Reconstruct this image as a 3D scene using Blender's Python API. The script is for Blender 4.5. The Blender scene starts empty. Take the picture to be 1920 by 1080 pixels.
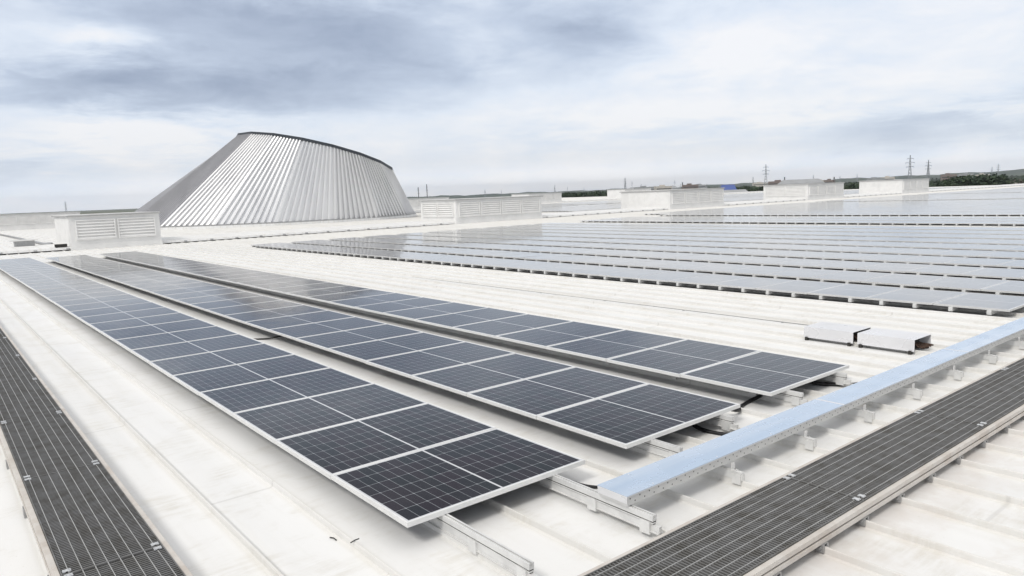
import bpy, math, random
from mathutils import Vector, Matrix
random.seed(7)
SC = bpy.context.scene
COL = SC.collection
rad = math.radians

# ------------------------------------------------------------------ object helpers
def tag(o, label=None, cat=None, group=None, kind=None):
    if label: o["label"] = label
    if cat: o["category"] = cat
    if group: o["group"] = group
    if kind: o["kind"] = kind
    return o

def empty(name, loc=(0, 0, 0), rz=0.0):
    o = bpy.data.objects.new(name, None)
    o.empty_display_size = 0.2
    o.location = loc
    o.rotation_euler = (0, 0, rz)
    COL.objects.link(o)
    return o

def copy_tree(o, parent=None):
    c = o.copy()
    COL.objects.link(c)
    if parent is not None:
        c.parent = parent
    for ch in list(o.children):
        copy_tree(ch, c)
    return c

class MB:
    """collects quads, boxes and tubes and links them as one mesh object"""
    def __init__(s):
        s.v = []; s.f = []; s.m = []; s.sm = []
    def face(s, pts, mi=0, smooth=False):
        n = len(s.v)
        s.v += [tuple(p) for p in pts]
        s.f.append(tuple(range(n, n + len(pts)))); s.m.append(mi); s.sm.append(smooth)
    def box(s, x0, x1, y0, y1, z0, z1, mi=0, bottom=True):
        n = len(s.v)
        s.v += [(x0,y0,z0),(x1,y0,z0),(x1,y1,z0),(x0,y1,z0),(x0,y0,z1),(x1,y0,z1),(x1,y1,z1),(x0,y1,z1)]
        fs = [(4,5,6,7),(0,1,5,4),(1,2,6,5),(2,3,7,6),(3,0,4,7)]
        if bottom: fs.append((3,2,1,0))
        for q in fs:
            s.f.append(tuple(n + i for i in q)); s.m.append(mi); s.sm.append(False)
    def bar(s, a, b, w, d=None, mi=0):
        a = Vector(a); b = Vector(b); t = (b - a).normalized()
        up = Vector((0, 0, 1)) if abs(t.z) < .95 else Vector((1, 0, 0))
        r = t.cross(up).normalized() * (w / 2); u = r.cross(t).normalized() * ((d or w) / 2)
        n = len(s.v)
        for p in (a, b):
            s.v += [tuple(p + r + u), tuple(p - r + u), tuple(p - r - u), tuple(p + r - u)]
        for q in [(0,1,5,4),(1,2,6,5),(2,3,7,6),(3,0,4,7),(3,2,1,0),(4,5,6,7)]:
            s.f.append(tuple(n + i for i in q)); s.m.append(mi); s.sm.append(False)
    def tube(s, pts, r, k=8, mi=0):
        pts = [Vector(p) for p in pts]; n0 = len(s.v)
        for i, p in enumerate(pts):
            t = (pts[min(i + 1, len(pts) - 1)] - pts[max(i - 1, 0)]).normalized()
            up = Vector((0, 0, 1)) if abs(t.z) < .95 else Vector((1, 0, 0))
            a = t.cross(up).normalized(); b = a.cross(t).normalized()
            for j in range(k):
                w = 2 * math.pi * j / k
                s.v.append(tuple(p + (a * math.cos(w) + b * math.sin(w)) * r))
        for i in range(len(pts) - 1):
            for j in range(k):
                q = (n0 + i*k + j, n0 + i*k + (j+1) % k, n0 + (i+1)*k + (j+1) % k, n0 + (i+1)*k + j)
                s.f.append(q); s.m.append(mi); s.sm.append(True)
        s.f.append(tuple(n0 + j for j in range(k))); s.m.append(mi); s.sm.append(False)
        e = n0 + (len(pts) - 1) * k
        s.f.append(tuple(e + k - 1 - j for j in range(k))); s.m.append(mi); s.sm.append(False)
    def mesh(s, name, mats):
        me = bpy.data.meshes.new(name)
        me.from_pydata(s.v, [], s.f)
        for m in (mats if isinstance(mats, (list, tuple)) else [mats]):
            me.materials.append(m)
        me.polygons.foreach_set("material_index", s.m)
        me.polygons.foreach_set("use_smooth", s.sm)
        me.update()
        return me
    def build(s, name, mats, parent=None, bevel=0.0):
        o = bpy.data.objects.new(name, s.mesh(name, mats))
        COL.objects.link(o)
        if parent is not None: o.parent = parent
        if bevel:
            b = o.modifiers.new("bevel", "BEVEL"); b.width = bevel; b.segments = 2; b.limit_method = "ANGLE"
        return o

# ------------------------------------------------------------------ material helpers
class NT:
    def __init__(s, tree): s.t = tree; s.n = tree.nodes; s.l = tree.links
    def put(s, sock, v):
        if isinstance(v, bpy.types.NodeSocket): s.l.new(v, sock)
        elif v is not None: sock.default_value = v
    def math(s, op, a, b=None, c=None, clamp=False):
        n = s.n.new("ShaderNodeMath"); n.operation = op; n.use_clamp = clamp
        s.put(n.inputs[0], a); s.put(n.inputs[1], b); s.put(n.inputs[2], c)
        return n.outputs[0]
    def noise(s, vec, scale, detail=4, rough=.55, dist=0.0):
        n = s.n.new("ShaderNodeTexNoise")
        s.put(n.inputs["Vector"], vec); n.inputs["Scale"].default_value = scale
        n.inputs["Detail"].default_value = detail; n.inputs["Roughness"].default_value = rough
        n.inputs["Distortion"].default_value = dist
        return n.outputs["Fac"]
    def mix(s, fac, a, b):
        n = s.n.new("ShaderNodeMix"); n.data_type = "RGBA"
        s.put(n.inputs[0], fac); s.put(n.inputs[6], a); s.put(n.inputs[7], b)
        return n.outputs[2]
    def ramp(s, fac, lo, hi, a=0.0, b=1.0):
        n = s.n.new("ShaderNodeMapRange"); n.interpolation_type = "SMOOTHSTEP"
        s.put(n.inputs[0], fac)
        for i, v in ((1, lo), (2, hi), (3, a), (4, b)): n.inputs[i].default_value = v
        return n.outputs[0]
    def comb(s, x, y, z):
        n = s.n.new("ShaderNodeCombineXYZ")
        s.put(n.inputs[0], x); s.put(n.inputs[1], y); s.put(n.inputs[2], z)
        return n.outputs[0]
    def sep(s, v):
        n = s.n.new("ShaderNodeSeparateXYZ"); s.put(n.inputs[0], v)
        return n.outputs
    def obj(s): return s.n.new("ShaderNodeTexCoord").outputs["Object"]
    def pos(s): return s.n.new("ShaderNodeNewGeometry").outputs["Position"]
    def scaled(s, v, k):
        n = s.n.new("ShaderNodeVectorMath"); n.operation = "MULTIPLY"
        s.put(n.inputs[0], v); n.inputs[1].default_value = k
        return n.outputs[0]

def c4(c): return (c[0], c[1], c[2], 1.0)

def new_mat(name, col=(.5,.5,.5), rough=.5, metal=0.0, spec=.5):
    m = bpy.data.materials.new(name); m.use_nodes = True
    b = m.node_tree.nodes["Principled BSDF"]
    b.inputs["Base Color"].default_value = c4(col); b.inputs["Roughness"].default_value = rough
    b.inputs["Metallic"].default_value = metal; b.inputs["Specular IOR Level"].default_value = spec
    return m, NT(m.node_tree), b

def plain(name, col, rough=.5, metal=0.0, spec=.5, var=.12, scale=6.0, dirt=None):
    m, t, b = new_mat(name, col, rough, metal, spec)
    p = t.pos()
    f = t.noise(p, scale, 5, .6)
    d = dirt or tuple(x * (1 - var * 2) for x in col)
    t.put(b.inputs["Base Color"], t.mix(t.ramp(f, .35, .75), c4(col), c4(d)))
    t.put(b.inputs["Roughness"], t.ramp(t.noise(p, scale * 2.3, 3), .3, .7, max(rough - .08, .02), min(rough + .1, 1)))
    return m

M = {}
# --- coated roof sheet: off-white, faint dust, rain streaks down the pans, dirt and painted shading beside the seams
m, t, b = new_mat("roof_sheet", (.8, .79, .76), .5, 0, .35)
p = t.pos()
big = t.noise(p, .55, 4, .6)
streak = t.noise(t.scaled(p, (9.0, .5, 1)), 1.0, 5, .65)
fine = t.noise(t.scaled(p, (2.2, 14.0, 1)), 1.0, 5, .7)
patch = t.noise(p, 1.7, 5, .65, .6)
x, y, z = t.sep(p)
cell = t.math("FRACT", t.math("MULTIPLY", t.math("ADD", x, 100 * .54 + .78), 1 / .54))
edge = t.math("MULTIPLY", t.math("MINIMUM", cell, t.math("SUBTRACT", 1.0, cell)), .54)
near = t.ramp(edge, .022, .075, 1.0, 0.0)
c = t.mix(t.ramp(big, .3, .7, 0, .45), (.80, .80, .795, 1), (.755, .755, .745, 1))
band = t.noise(t.scaled(p, (.95, .045, 1)), 1.0, 4, .6)
c = t.mix(t.ramp(band, .48, .66, 0, .38), c, (.66, .66, .655, 1))
c = t.mix(t.math("MULTIPLY", t.ramp(streak, .5, .8), .30), c, (.66, .645, .60, 1))
c = t.mix(t.math("MULTIPLY", t.math("MULTIPLY", t.ramp(patch, .45, .72), t.ramp(fine, .35, .65)), .60), c, (.585, .56, .50, 1))
c = t.mix(t.math("MULTIPLY", near, t.math("MULTIPLY", t.ramp(streak, .2, .6, .35, 1), .42)), c, (.62, .60, .55, 1))  # darker line along each seam: dirt plus painted seam shading
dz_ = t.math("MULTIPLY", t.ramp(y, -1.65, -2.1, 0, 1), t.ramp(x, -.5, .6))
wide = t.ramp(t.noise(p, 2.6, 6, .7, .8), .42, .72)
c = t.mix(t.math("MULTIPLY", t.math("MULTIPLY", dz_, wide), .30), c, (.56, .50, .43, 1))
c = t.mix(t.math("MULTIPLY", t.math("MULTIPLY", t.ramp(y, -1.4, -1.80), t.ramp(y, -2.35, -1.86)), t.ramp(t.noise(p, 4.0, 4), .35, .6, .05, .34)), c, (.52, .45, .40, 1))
pan = t.math("FLOOR", t.math("MULTIPLY", t.math("ADD", x, 100 * .54 + .78), 1 / .54))
wnn = t.n.new("ShaderNodeTexWhiteNoise"); wnn.noise_dimensions = "1D"; t.put(wnn.inputs["W"], pan)
lap = t.math("MULTIPLY", t.math("ABSOLUTE", t.math("SUBTRACT", t.math("FRACT", t.math("ADD", t.math("MULTIPLY", y, 1 / 11.0), wnn.outputs["Value"])), .5)), 11.0)
c = t.mix(t.math("MULTIPLY", t.ramp(lap, .006, .022, 1, 0), .30), c, (.40, .39, .37, 1))
tone = t.math("MULTIPLY", wnn.outputs["Value"], .06)
c = t.mix(tone, c, (.62, .615, .60, 1))
# scattered specks of grit
sp = t.noise(p, 34, 2, .5)
c = t.mix(t.ramp(sp, .745, .79, 0, .35), c, (.40, .37, .32, 1))
t.put(b.inputs["Base Color"], c)
t.put(b.inputs["Roughness"], t.ramp(big, .3, .7, .42, .6))
bp = t.n.new("ShaderNodeBump"); bp.inputs["Strength"].default_value = .12; bp.inputs["Distance"].default_value = .02
t.put(bp.inputs["Height"], t.noise(t.scaled(p, (3.0, .8, 1)), 1.0, 2)); t.l.new(bp.outputs[0], b.inputs["Normal"])
M["roof"] = m

M["alu"] = plain("bright_aluminium", (.74, .75, .76), .38, .35, .5, .06, 9)
M["rail"] = plain("mill_aluminium", (.76, .76, .75), .42, .25, .5, .08, 8)
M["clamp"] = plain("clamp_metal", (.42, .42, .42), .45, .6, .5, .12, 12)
M["channel"] = plain("walkway_channel", (.63, .60, .56), .55, .15, .4, .10, 5, (.52, .47, .42))
M["grate"] = plain("grating_slat", (.19, .19, .19), .6, .25, .4, .12, 7, (.12, .115, .105))
M["gratebar"] = plain("grating_bearing_bar", (.50, .50, .49), .5, .4, .5, .1, 6)
M["dark"] = plain("black_rubber", (.012, .012, .013), .45, 0, .4, .1, 9)
M["void"] = plain("groove_shade_and_black_parts", (.05, .048, .045), .8, 0, .2, .1, 9)  # near-black: shade painted into grooves, also the colour of black boxes and feet
m, t, b = new_mat("blue_protective_film", (.47, .62, .82), .2, .25, .5)
p = t.pos()
fc = t.mix(t.ramp(t.noise(t.scaled(p, (.5, 5, 1)), 1.0, 4, .6), .35, .7), (.50, .61, .755, 1), (.59, .68, .80, 1))
fc = t.mix(t.ramp(t.noise(t.scaled(p, (3, 22, 1)), 1.0, 5, .7), .60, .78, 0, .3), fc, (.74, .78, .82, 1))
t.put(b.inputs["Base Color"], fc)
t.put(b.inputs["Roughness"], t.ramp(t.noise(p, 3, 4), .3, .7, .14, .34))
M["film"] = m
M["cover"] = plain("folded_sheet_cover", (.78, .78, .795), .32, .2, .5, .04, 1.2)
M["vent"] = plain("ventilator_cladding", (.80, .795, .78), .5, .05, .4, .05, 1.2)
M["slat"] = plain("ventilator_slat", (.82, .815, .80), .45, .05, .4, .05, 1.5)
M["capm"] = plain("ventilator_cap", (.74, .735, .72), .45, .1, .4, .06, 1.2)
M["capshade"] = plain("ventilator_cap_shade_band", (.42, .42, .415), .5, .1, .4, .06, 1.5)  # darker band paints the shadow under the cap's overhang
M["rim"] = plain("slate_rim", (.045, .052, .062), .4, .2, .5, .1, 2)
M["rust"] = plain("brown_cable_tails", (.09, .055, .04), .7, 0, .3, .3, 20)
M["mast"] = plain("mast_steel", (.16, .165, .17), .6, .3, .4, .1, 2)
M["tower"] = plain("galvanised_lattice", (.34, .36, .39), .6, .2, .4, .08, .2)

# galvanised tray side with two rows of punched holes
m, t, b = new_mat("perforated_side", (.66, .66, .65), .42, .3, .5)
x, y, z = t.sep(t.obj())
def holes(px, off, zc, r):
    fx = t.math("SUBTRACT", t.math("FRACT", t.math("ADD", t.math("MULTIPLY", x, 1 / px), off)), .5)
    dx = t.math("MULTIPLY", fx, px); dz = t.math("SUBTRACT", z, zc)
    d = t.math("SQRT", t.math("ADD", t.math("MULTIPLY", dx, dx), t.math("MULTIPLY", dz, dz)))
    return t.math("LESS_THAN", d, r)
hm = t.math("MAXIMUM", holes(.10, 0, .193, .0058), holes(.10, .5, .219, .0058))
f = t.noise(t.pos(), 14, 4)
t.put(b.inputs["Base Color"], t.mix(hm, t.mix(f, (.70, .70, .69, 1), (.56, .56, .55, 1)), (.05, .05, .05, 1)))
M["perf"] = m

# silver corrugated sheet of the big cone: dull, weathered aluminium
m, t, b = new_mat("corrugated_aluminium", (.62, .625, .635), .42, .5, .5)
p = t.pos()
t.put(b.inputs["Base Color"], t.mix(t.ramp(t.noise(t.scaled(p, (.4, .4, .06)), 1.0, 4), .35, .7), (.80, .80, .805, 1), (.72, .72, .73, 1)))
M["cone"] = m
M["conedark"] = plain("darker_grey_sheet", (.50, .50, .52), .5, .4, .5, .08, .3)  # darker grey for the cone's two left facets

# module glass over half-cut cells; object space: x along the long side, y across
PL, PW = 1.640, 1.146
def cell_mat(name, field=False):
    m, t, b = new_mat(name, (.02, .02, .03), .07, 0, .5)
    o = t.obj(); x, y, z = t.sep(o)
    cx, cy, gap = .0870, .1810, .016
    ax = t.math("SUBTRACT", t.math("ABSOLUTE", x), gap / 2)
    u = t.math("MULTIPLY", ax, 1 / cx); v = t.math("MULTIPLY", t.math("ADD", y, cy * 3), 1 / cy)
    fu = t.math("FRACT", u); fv = t.math("FRACT", v)
    du = t.math("MULTIPLY", t.math("MINIMUM", fu, t.math("SUBTRACT", 1.0, fu)), cx)
    dv = t.math("MULTIPLY", t.math("MINIMUM", fv, t.math("SUBTRACT", 1.0, fv)), cy)
    ln = t.math("MAXIMUM", t.math("LESS_THAN", du, .0016), t.math("LESS_THAN", dv, .0022))
    ln = t.math("MAXIMUM", ln, t.math("LESS_THAN", t.math("ADD", du, dv), .0095))
    out = t.math("MAXIMUM", t.math("LESS_THAN", ax, 0.0), t.math("GREATER_THAN", u, 9.0))
    out = t.math("MAXIMUM", out, t.math("MAXIMUM", t.math("LESS_THAN", v, 0.0), t.math("GREATER_THAN", v, 6.0)))
    inf = t.n.new("ShaderNodeObjectInfo").outputs["Random"]
    wn = t.n.new("ShaderNodeTexWhiteNoise"); wn.noise_dimensions = "4D"
    t.put(wn.inputs["Vector"], t.comb(t.math("FLOOR", u), t.math("FLOOR", v), t.math("SIGN", x)))
    t.put(wn.inputs["W"], t.math("MULTIPLY", inf, 91.0))
    cellc = t.mix(wn.outputs["Value"], (.006, .010, .012, 1), (.015, .009, .014, 1))
    # hair-thin busbars along the long side
    bus = t.math("FRACT", t.math("MULTIPLY", fv, 10.0))
    bb = t.math("LESS_THAN", t.math("MINIMUM", bus, t.math("SUBTRACT", 1.0, bus)), .03)
    cellc = t.mix(t.math("MULTIPLY", bb, .35), cellc, (.11, .11, .12, 1))
    c = t.mix(ln, cellc, (.28, .295, .315, 1))
    c = t.mix(out, c, (.62, .63, .65, 1))
    # a thin even film of dust
    dust = t.ramp(t.noise(t.pos(), 2.3, 5, .65), .3, .8, .0, .02)
    dust = t.math("MULTIPLY", dust, t.math("ADD", .3, t.math("MULTIPLY", inf, 1.6)))
    t.put(b.inputs["Base Color"], t.mix(dust, c, (.45, .43, .40, 1)))
    t.put(b.inputs["Roughness"], t.ramp(t.noise(t.pos(), 3.1, 4), .3, .7, .05, .12))
    b.inputs["IOR"].default_value = 1.7 if field else 1.36
    if field: b.inputs["Coat Weight"].default_value = .6; b.inputs["Coat Roughness"].default_value = .06
    b.inputs["Sheen Weight"].default_value = .42; b.inputs["Sheen Roughness"].default_value = .10
    return m
M["cells"] = cell_mat("module_glass"); M["cellsfield"] = cell_mat("field_module_glass", True)
m, t, b = new_mat("far_module_glass", (.03, .03, .04), .09, 0, .5)
t.put(b.inputs["Base Color"], t.mix(t.noise(t.pos(), .8, 3), (.035, .037, .045, 1), (.05, .045, .055, 1)))
b.inputs["Sheen Weight"].default_value = .42; b.inputs["Sheen Roughness"].default_value = .10
b.inputs["IOR"].default_value = 1.7; b.inputs["Coat Weight"].default_value = .6; b.inputs["Coat Roughness"].default_value = .08
M["farcells"] = m
M["frame2"] = plain("dull_module_frame", (.62, .62, .615), .4, .15, .5, .04, 7)
M["frame"] = plain("module_frame", (.80, .80, .79), .4, .15, .5, .04, 7)

# background materials
m, t, b = new_mat("leaf_mass", (.05, .08, .03), .7, 0, .2)
inf = t.n.new("ShaderNodeObjectInfo").outputs["Random"]
f = t.noise(t.pos(), .35, 4, .65)
lc = t.mix(t.ramp(f, .35, .7), (.022, .040, .022, 1), (.062, .088, .040, 1))
t.put(b.inputs["Base Color"], t.mix(t.math("MULTIPLY", inf, .5), lc, (.030, .052, .034, 1)))
M["leaf"] = m
M["bark"] = plain("bark", (.09, .07, .05), .9, 0, .2, .2, 1)
M["brick"] = plain("house_brick", (.24, .19, .17), .8, 0, .2, .15, .4)
M["render"] = plain("house_render", (.62, .58, .53), .8, 0, .2, .1, .3)
M["tile"] = plain("roof_tile", (.16, .12, .11), .8, 0, .2, .15, .4)
M["shed"] = plain("shed_cladding", (.36, .37, .38), .6, .1, .3, .1, .15)
M["bluesheet"] = plain("blue_roof_sheet", (.055, .10, .32), .5, .1, .4, .1, .1)
M["glass"] = plain("window_dark", (.03, .035, .04), .15, 0, .5, .1, 2)
m, t, b = new_mat("plain_ground", (.1, .12, .06), .95, 0, .1)
f = t.noise(t.pos(), .004, 6, .6)
g2 = t.noise(t.pos(), .03, 4, .6)
c = t.mix(t.ramp(f, .4, .6), (.075, .105, .045, 1), (.15, .14, .09, 1))
t.put(b.inputs["Base Color"], t.mix(t.ramp(g2, .45, .7, 0, .6), c, (.05, .07, .035, 1)))
M["ground"] = m
m, t, b = new_mat("hill_cover", (.06, .09, .05), .95, 0, .1)
f = t.noise(t.pos(), .0035, 7, .65)
t.put(b.inputs["Base Color"], t.mix(t.ramp(f, .4, .62), (.030, .050, .036, 1), (.075, .095, .065, 1)))
M["hill"] = m

# ------------------------------------------------------------------ camera
cw = Vector((-2.28212703, -4.03303923, 2.32315591))
Rm = ((0.77612628, -0.62942608, -0.03808935), (-0.11008161, -0.07576668, -0.9910305), (0.62089454, 0.77335776, -0.12809275))
cd = bpy.data.cameras.new("camera"); cam = bpy.data.objects.new("camera", cd); COL.objects.link(cam)
X, Y, Z = Vector(Rm[0]), -Vector(Rm[1]), -Vector(Rm[2])
cam.matrix_world = Matrix(((X.x, Y.x, Z.x, cw.x), (X.y, Y.y, Z.y, cw.y), (X.z, Y.z, Z.z, cw.z), (0, 0, 0, 1)))
cd.sensor_width = 36.0; cd.sensor_fit = "HORIZONTAL"; cd.lens = 36.0 * 1371.84 / 1920
cd.clip_start = .05; cd.clip_end = 40000
SC.camera = cam

# ------------------------------------------------------------------ setting: roof, ground, hills
S = .54; X0 = -.78                      # standing seams every 0.54 m
RX0, RX1, RY0, RY1 = -36.0, 186.0, -34.0, 236.0
GZ = -14.0
rb = MB()
prof = [(-.032, 0), (-.012, .007), (-.009, .045), (-.006, .050), (.006, .050), (.009, .045), (.012, .007), (.032, 0)]
k0 = math.ceil((RX0 + .2 - X0) / S); k1 = math.floor((RX1 - .2 - X0) / S)
prev = RX0
for k in range(k0, k1 + 1):
    xc = X0 + S * k
    a = xc + prof[0][0]
    rb.face([(prev, RY0, 0), (a, RY0, 0), (a, RY1, 0), (prev, RY1, 0)])
    for (xa, za), (xb, zb) in zip(prof, prof[1:]):
        rb.face([(xc + xa, RY0, za), (xc + xb, RY0, zb), (xc + xb, RY1, zb), (xc + xa, RY1, za)])
    prev = xc + prof[-1][0]
rb.face([(prev, RY0, 0), (RX1, RY0, 0), (RX1, RY1, 0), (prev, RY1, 0)])
for q in (((RX0, RY0), (RX1, RY0)), ((RX1, RY0), (RX1, RY1)), ((RX1, RY1), (RX0, RY1)), ((RX0, RY1), (RX0, RY0))):
    (xa, ya), (xb, yb) = q
    rb.face([(xa, ya, GZ), (xb, yb, GZ), (xb, yb, 0), (xa, ya, 0)])
tag(rb.build("roof", M["roof"]), "off white standing seam metal roof deck carrying the solar panels", "roof", kind="structure")

g = MB(); g.face([(-20000, -20000, GZ), (20000, -20000, GZ), (20000, 20000, GZ), (-20000, 20000, GZ)])
tag(g.build("ground", M["ground"]), "flat green and brown plain stretching to the horizon", "ground", kind="structure")

h = MB(); NB, ND = 120, 14
def hill_z(bd, j):
    prof_b = 14 * math.exp(-((bd - 84) / 9) ** 2) + 26 * math.exp(-((bd - 76) / 5) ** 2) + 14 * math.exp(-((bd - 67) / 5) ** 2) + 8 * math.exp(-((bd - 58) / 5) ** 2) + 4
    return GZ - 2 + (prof_b + 17 + 3 * math.sin(bd * 1.9) + 2 * math.sin(bd * 4.7 + 1) + 1.4 * math.sin(bd * 11.3)) * max(0.0, math.sin(math.pi * j / (ND - 1))) ** .8
for i in range(NB + 1):
    bd = 30 + i * .6
    for j in range(ND):
        d = 4300 + 260 * j
        h.v.append((cw.x + d * math.sin(rad(bd)), cw.y + d * math.cos(rad(bd)), hill_z(bd, j)))
for i in range(NB):
    for j in range(ND - 1):
        a = i * ND + j
        h.f.append((a, a + 1, a + ND + 1, a + ND)); h.m.append(0); h.sm.append(True)
tag(h.build("hills", M["hill"]), "low wooded hills fading to blue along the right hand horizon", "hills", kind="structure")

# ridge flashing: a raised cap running under each row of ventilators
def ridge(yc, lbl):
    r = empty("ridge_flashing", (0, yc, 0))
    tag(r, lbl, "ridge flashing", "ridge flashings across the roof")
    m_ = MB(); w = 2.9
    pr = [(-w, .07), (-w + .04, .20), (-w + .5, .24), (0, .30), (w - .5, .24), (w - .04, .20), (w, .07)]
    for (ya, za), (yb, zb) in zip(pr, pr[1:]):
        m_.face([(RX0 + .1, ya, za), (RX1 - .1, ya, za), (RX1 - .1, yb, zb), (RX0 + .1, yb, zb)])
    m_.build("flashing_sheet", M["roof"], r)
    c_ = MB(); n = int((RX1 - RX0) / 1.62)
    for i in range(n):
        xx = X0 + S * 3 * (i - 21) + .27
        c_.box(xx - .08, xx + .08, -w - .10, -w - .002, .066, .15)
    c_.build("closure_block", M["clamp"], r)
    return r
ridge(48.2, "near white raised ridge flashing running under the five nearer ventilators")
ridge(115.0, "far white raised ridge flashing running under the distant ventilators")

# ------------------------------------------------------------------ solar panels
ORD = ["first","second","third","fourth","fifth","sixth","seventh","eighth","ninth","tenth","eleventh","twelfth","thirteenth","fourteenth","fifteenth","sixteenth","seventeenth","eighteenth","nineteenth","twentieth"]
TENS = {20: "twenty", 30: "thirty"}
def ordinal(n):
    if n <= 20: return ORD[n - 1]
    t_, u_ = n // 10 * 10, n % 10
    return {30: "thirtieth", 40: "fortieth"}[n] if u_ == 0 else TENS[t_] + " " + ORD[u_ - 1]

PT = .200                                # top of the module frame above the pan
FW = .017; FH = .035
def make_panel(FW=.014, fmat="frame", gmat="cells"):
    root = empty("solar_panel")
    a, b_ = PL / 2, PW / 2
    f = MB()
    f.box(-a, a, -b_, -b_ + FW, PT - FH, PT); f.box(-a, a, b_ - FW, b_, PT - FH, PT)
    f.box(-a, -a + FW, -b_ + FW, b_ - FW, PT - FH, PT); f.box(a - FW, a, -b_ + FW, b_ - FW, PT - FH, PT)
    f.build("frame", M[fmat], root)
    g_ = MB(); g_.box(-a + FW, a - FW, -b_ + FW, b_ - FW, PT - .008, PT - .0022)
    g_.build("glass", M[gmat], root)
    return root
proto = make_panel()
PITCH = 1.154
rng = random.Random(3)
first = True
def put_panel(x0, y0, label, group, src):
    global first
    if first and src is proto: o = proto; first = False
    else: o = copy_tree(src)
    o.location = (x0 + PL / 2, y0 + PITCH / 2, 0)
    o.rotation_euler = (rng.gauss(0, .0016), rng.gauss(0, .0020), rng.gauss(0, .0008))
    return tag(o, label, "solar panel", group)
near_rows = [(0.0, 32, "leftmost row beside the walkway"), (2.121, 31, "middle near row"), (4.297, 31, "row by the bare roof strip")]
for x0, n, nm in near_rows:
    for i in range(n):
        e_ = ", at the tray end" if i == 0 else (", at the ridge end" if i == n - 1 else "")
        put_panel(x0, i * PITCH, "solar panel, %s from the cable tray in the %s" % (ordinal(i + 1), nm), "solar panels in the " + nm, proto)

# the wide field: same modules carried on short cross rails whose white ends show below the front edge
far_proto = make_panel(.009, "frame2", "cellsfield")
for s_ in (-1, 1):
    r_ = MB()
    r_.box(-PL / 2 - .025, PL / 2 + .03, s_ * PITCH / 4 - .032, s_ * PITCH / 4 + .032, .092, PT - FH - .001); r_.box(-PL / 2 + .02, PL / 2 - .02, s_ * PITCH / 4 - .02, s_ * PITCH / 4 + .02, .089, .092)
    r_.build("cross_rail", M["rail"], far_proto)
XF, FP = 11.20, 2.19
fieldN = [30, 30, 30, 30, 30, 30, 26]
used = False
for k, n in enumerate(fieldN):
    for i in range(n):
        if not used: o = far_proto; used = True
        else: o = copy_tree(far_proto)
        o.location = (XF + FP * k + PL / 2, i * PITCH + PITCH / 2, -.038)
        o.rotation_euler = (rng.gauss(0, .0016), rng.gauss(0, .0020), 0)
        tag(o, "solar panel, %s from the near end in the wide field's %s row" % (ordinal(i + 1), ordinal(k + 1)), "solar panel", "solar panels in the wide field's %s row" % ordinal(k + 1))

# everything farther, beyond three hundred panels
fm = MB(); rf = random.Random(5); PT = .162
def far_panel(x0, y0):
    a0, a1, b0, b1 = x0, x0 + PL, y0 + .004, y0 + PITCH - .004
    dz1, dz2 = rf.gauss(0, .0012), rf.gauss(0, .0012)
    zt = [PT + dz1 + dz2, PT - dz1 + dz2, PT - dz1 - dz2, PT + dz1 - dz2]
    o_ = [(a0, b0), (a1, b0), (a1, b1), (a0, b1)]
    w = .009; i_ = [(a0 + w, b0 + w), (a1 - w, b0 + w), (a1 - w, b1 - w), (a0 + w, b1 - w)]
    for j in range(4):
        q = (j + 1) % 4
        fm.face([(*o_[j], PT - FH), (*o_[q], PT - FH), (*o_[q], zt[q]), (*o_[j], zt[j])], 0)
        fm.face([(*o_[j], zt[j]), (*o_[q], zt[q]), (*i_[q], zt[q] - .001), (*i_[j], zt[j] - .001)], 0)
    fm.face([(*i_[j], zt[j] - .001) for j in range(4)], 1)
    fm.face([(*o_[j], PT - FH) for j in (3, 2, 1, 0)], 0)
    for s_ in (.25, .75):
        ym = y0 + PITCH * s_
        fm.box(a0 - .025, a0 + .25, ym - .032, ym + .032, .054, PT - FH - .001, 0)
for i in range(26, 30): far_panel(XF + FP * 6, i * PITCH)
for k in range(7, 72):
    x0 = XF + FP * k
    if k in (10, 14): continue
    if k > 16 and (k - 16) % 12 == 0: continue
    for i in range(33 if k > 15 else 30):
        far_panel(x0, i * PITCH)
for k in range(0, 52):
    x0 = 54.0 + FP * k
    if k % 13 == 12: continue
    for i in range(40):
        if i in (19, 20): continue
        far_panel(x0, 54.0 + i * PITCH)
tag(fm.build("solar_array", [M["frame2"], M["farcells"]]), "far rows of pale solar panels covering the roof towards the horizon", "solar array", kind="stuff")

# ------------------------------------------------------------------ mounting rails of the three near rows
def make_rail(x, y0, y1, label):
    r = empty("mounting_rail", (x, y0, 0)); L = y1 - y0
    tag(r, label, "mounting rail", "aluminium rails under the near panel rows")
    m_ = MB()
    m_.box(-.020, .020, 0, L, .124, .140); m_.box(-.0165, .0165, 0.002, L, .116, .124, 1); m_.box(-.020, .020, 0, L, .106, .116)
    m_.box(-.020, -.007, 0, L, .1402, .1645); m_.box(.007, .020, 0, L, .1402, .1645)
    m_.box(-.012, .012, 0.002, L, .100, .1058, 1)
    m_.box(-.013, .013, -.05, L, .0505, .0998); m_.box(-.028, .028, -.05, L, .0515, .054)
    m_.build("rail_profile", [M["rail"], M["void"]], r)
    for yy in (.02, .52, 1.6, 2.7):
        c_ = MB()
        c_.box(-.032, -.0155, yy, yy + .085, .030, .118); c_.box(.0155, .032, yy, yy + .085, .030, .118)
        c_.box(-.0155, .0155, yy, yy + .085, .0455, .0995)
        c_.build("seam_clamp", [M["rail"], M["clamp"]], r)
    e_ = MB()
    e_.box(-.018, .018, 1.0 - .05, 1.0 - .012, .1405, .190); e_.box(-.018, .018, 1.0 - .02, 1.0 + .012, .2005, .206)
    return r
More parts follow.
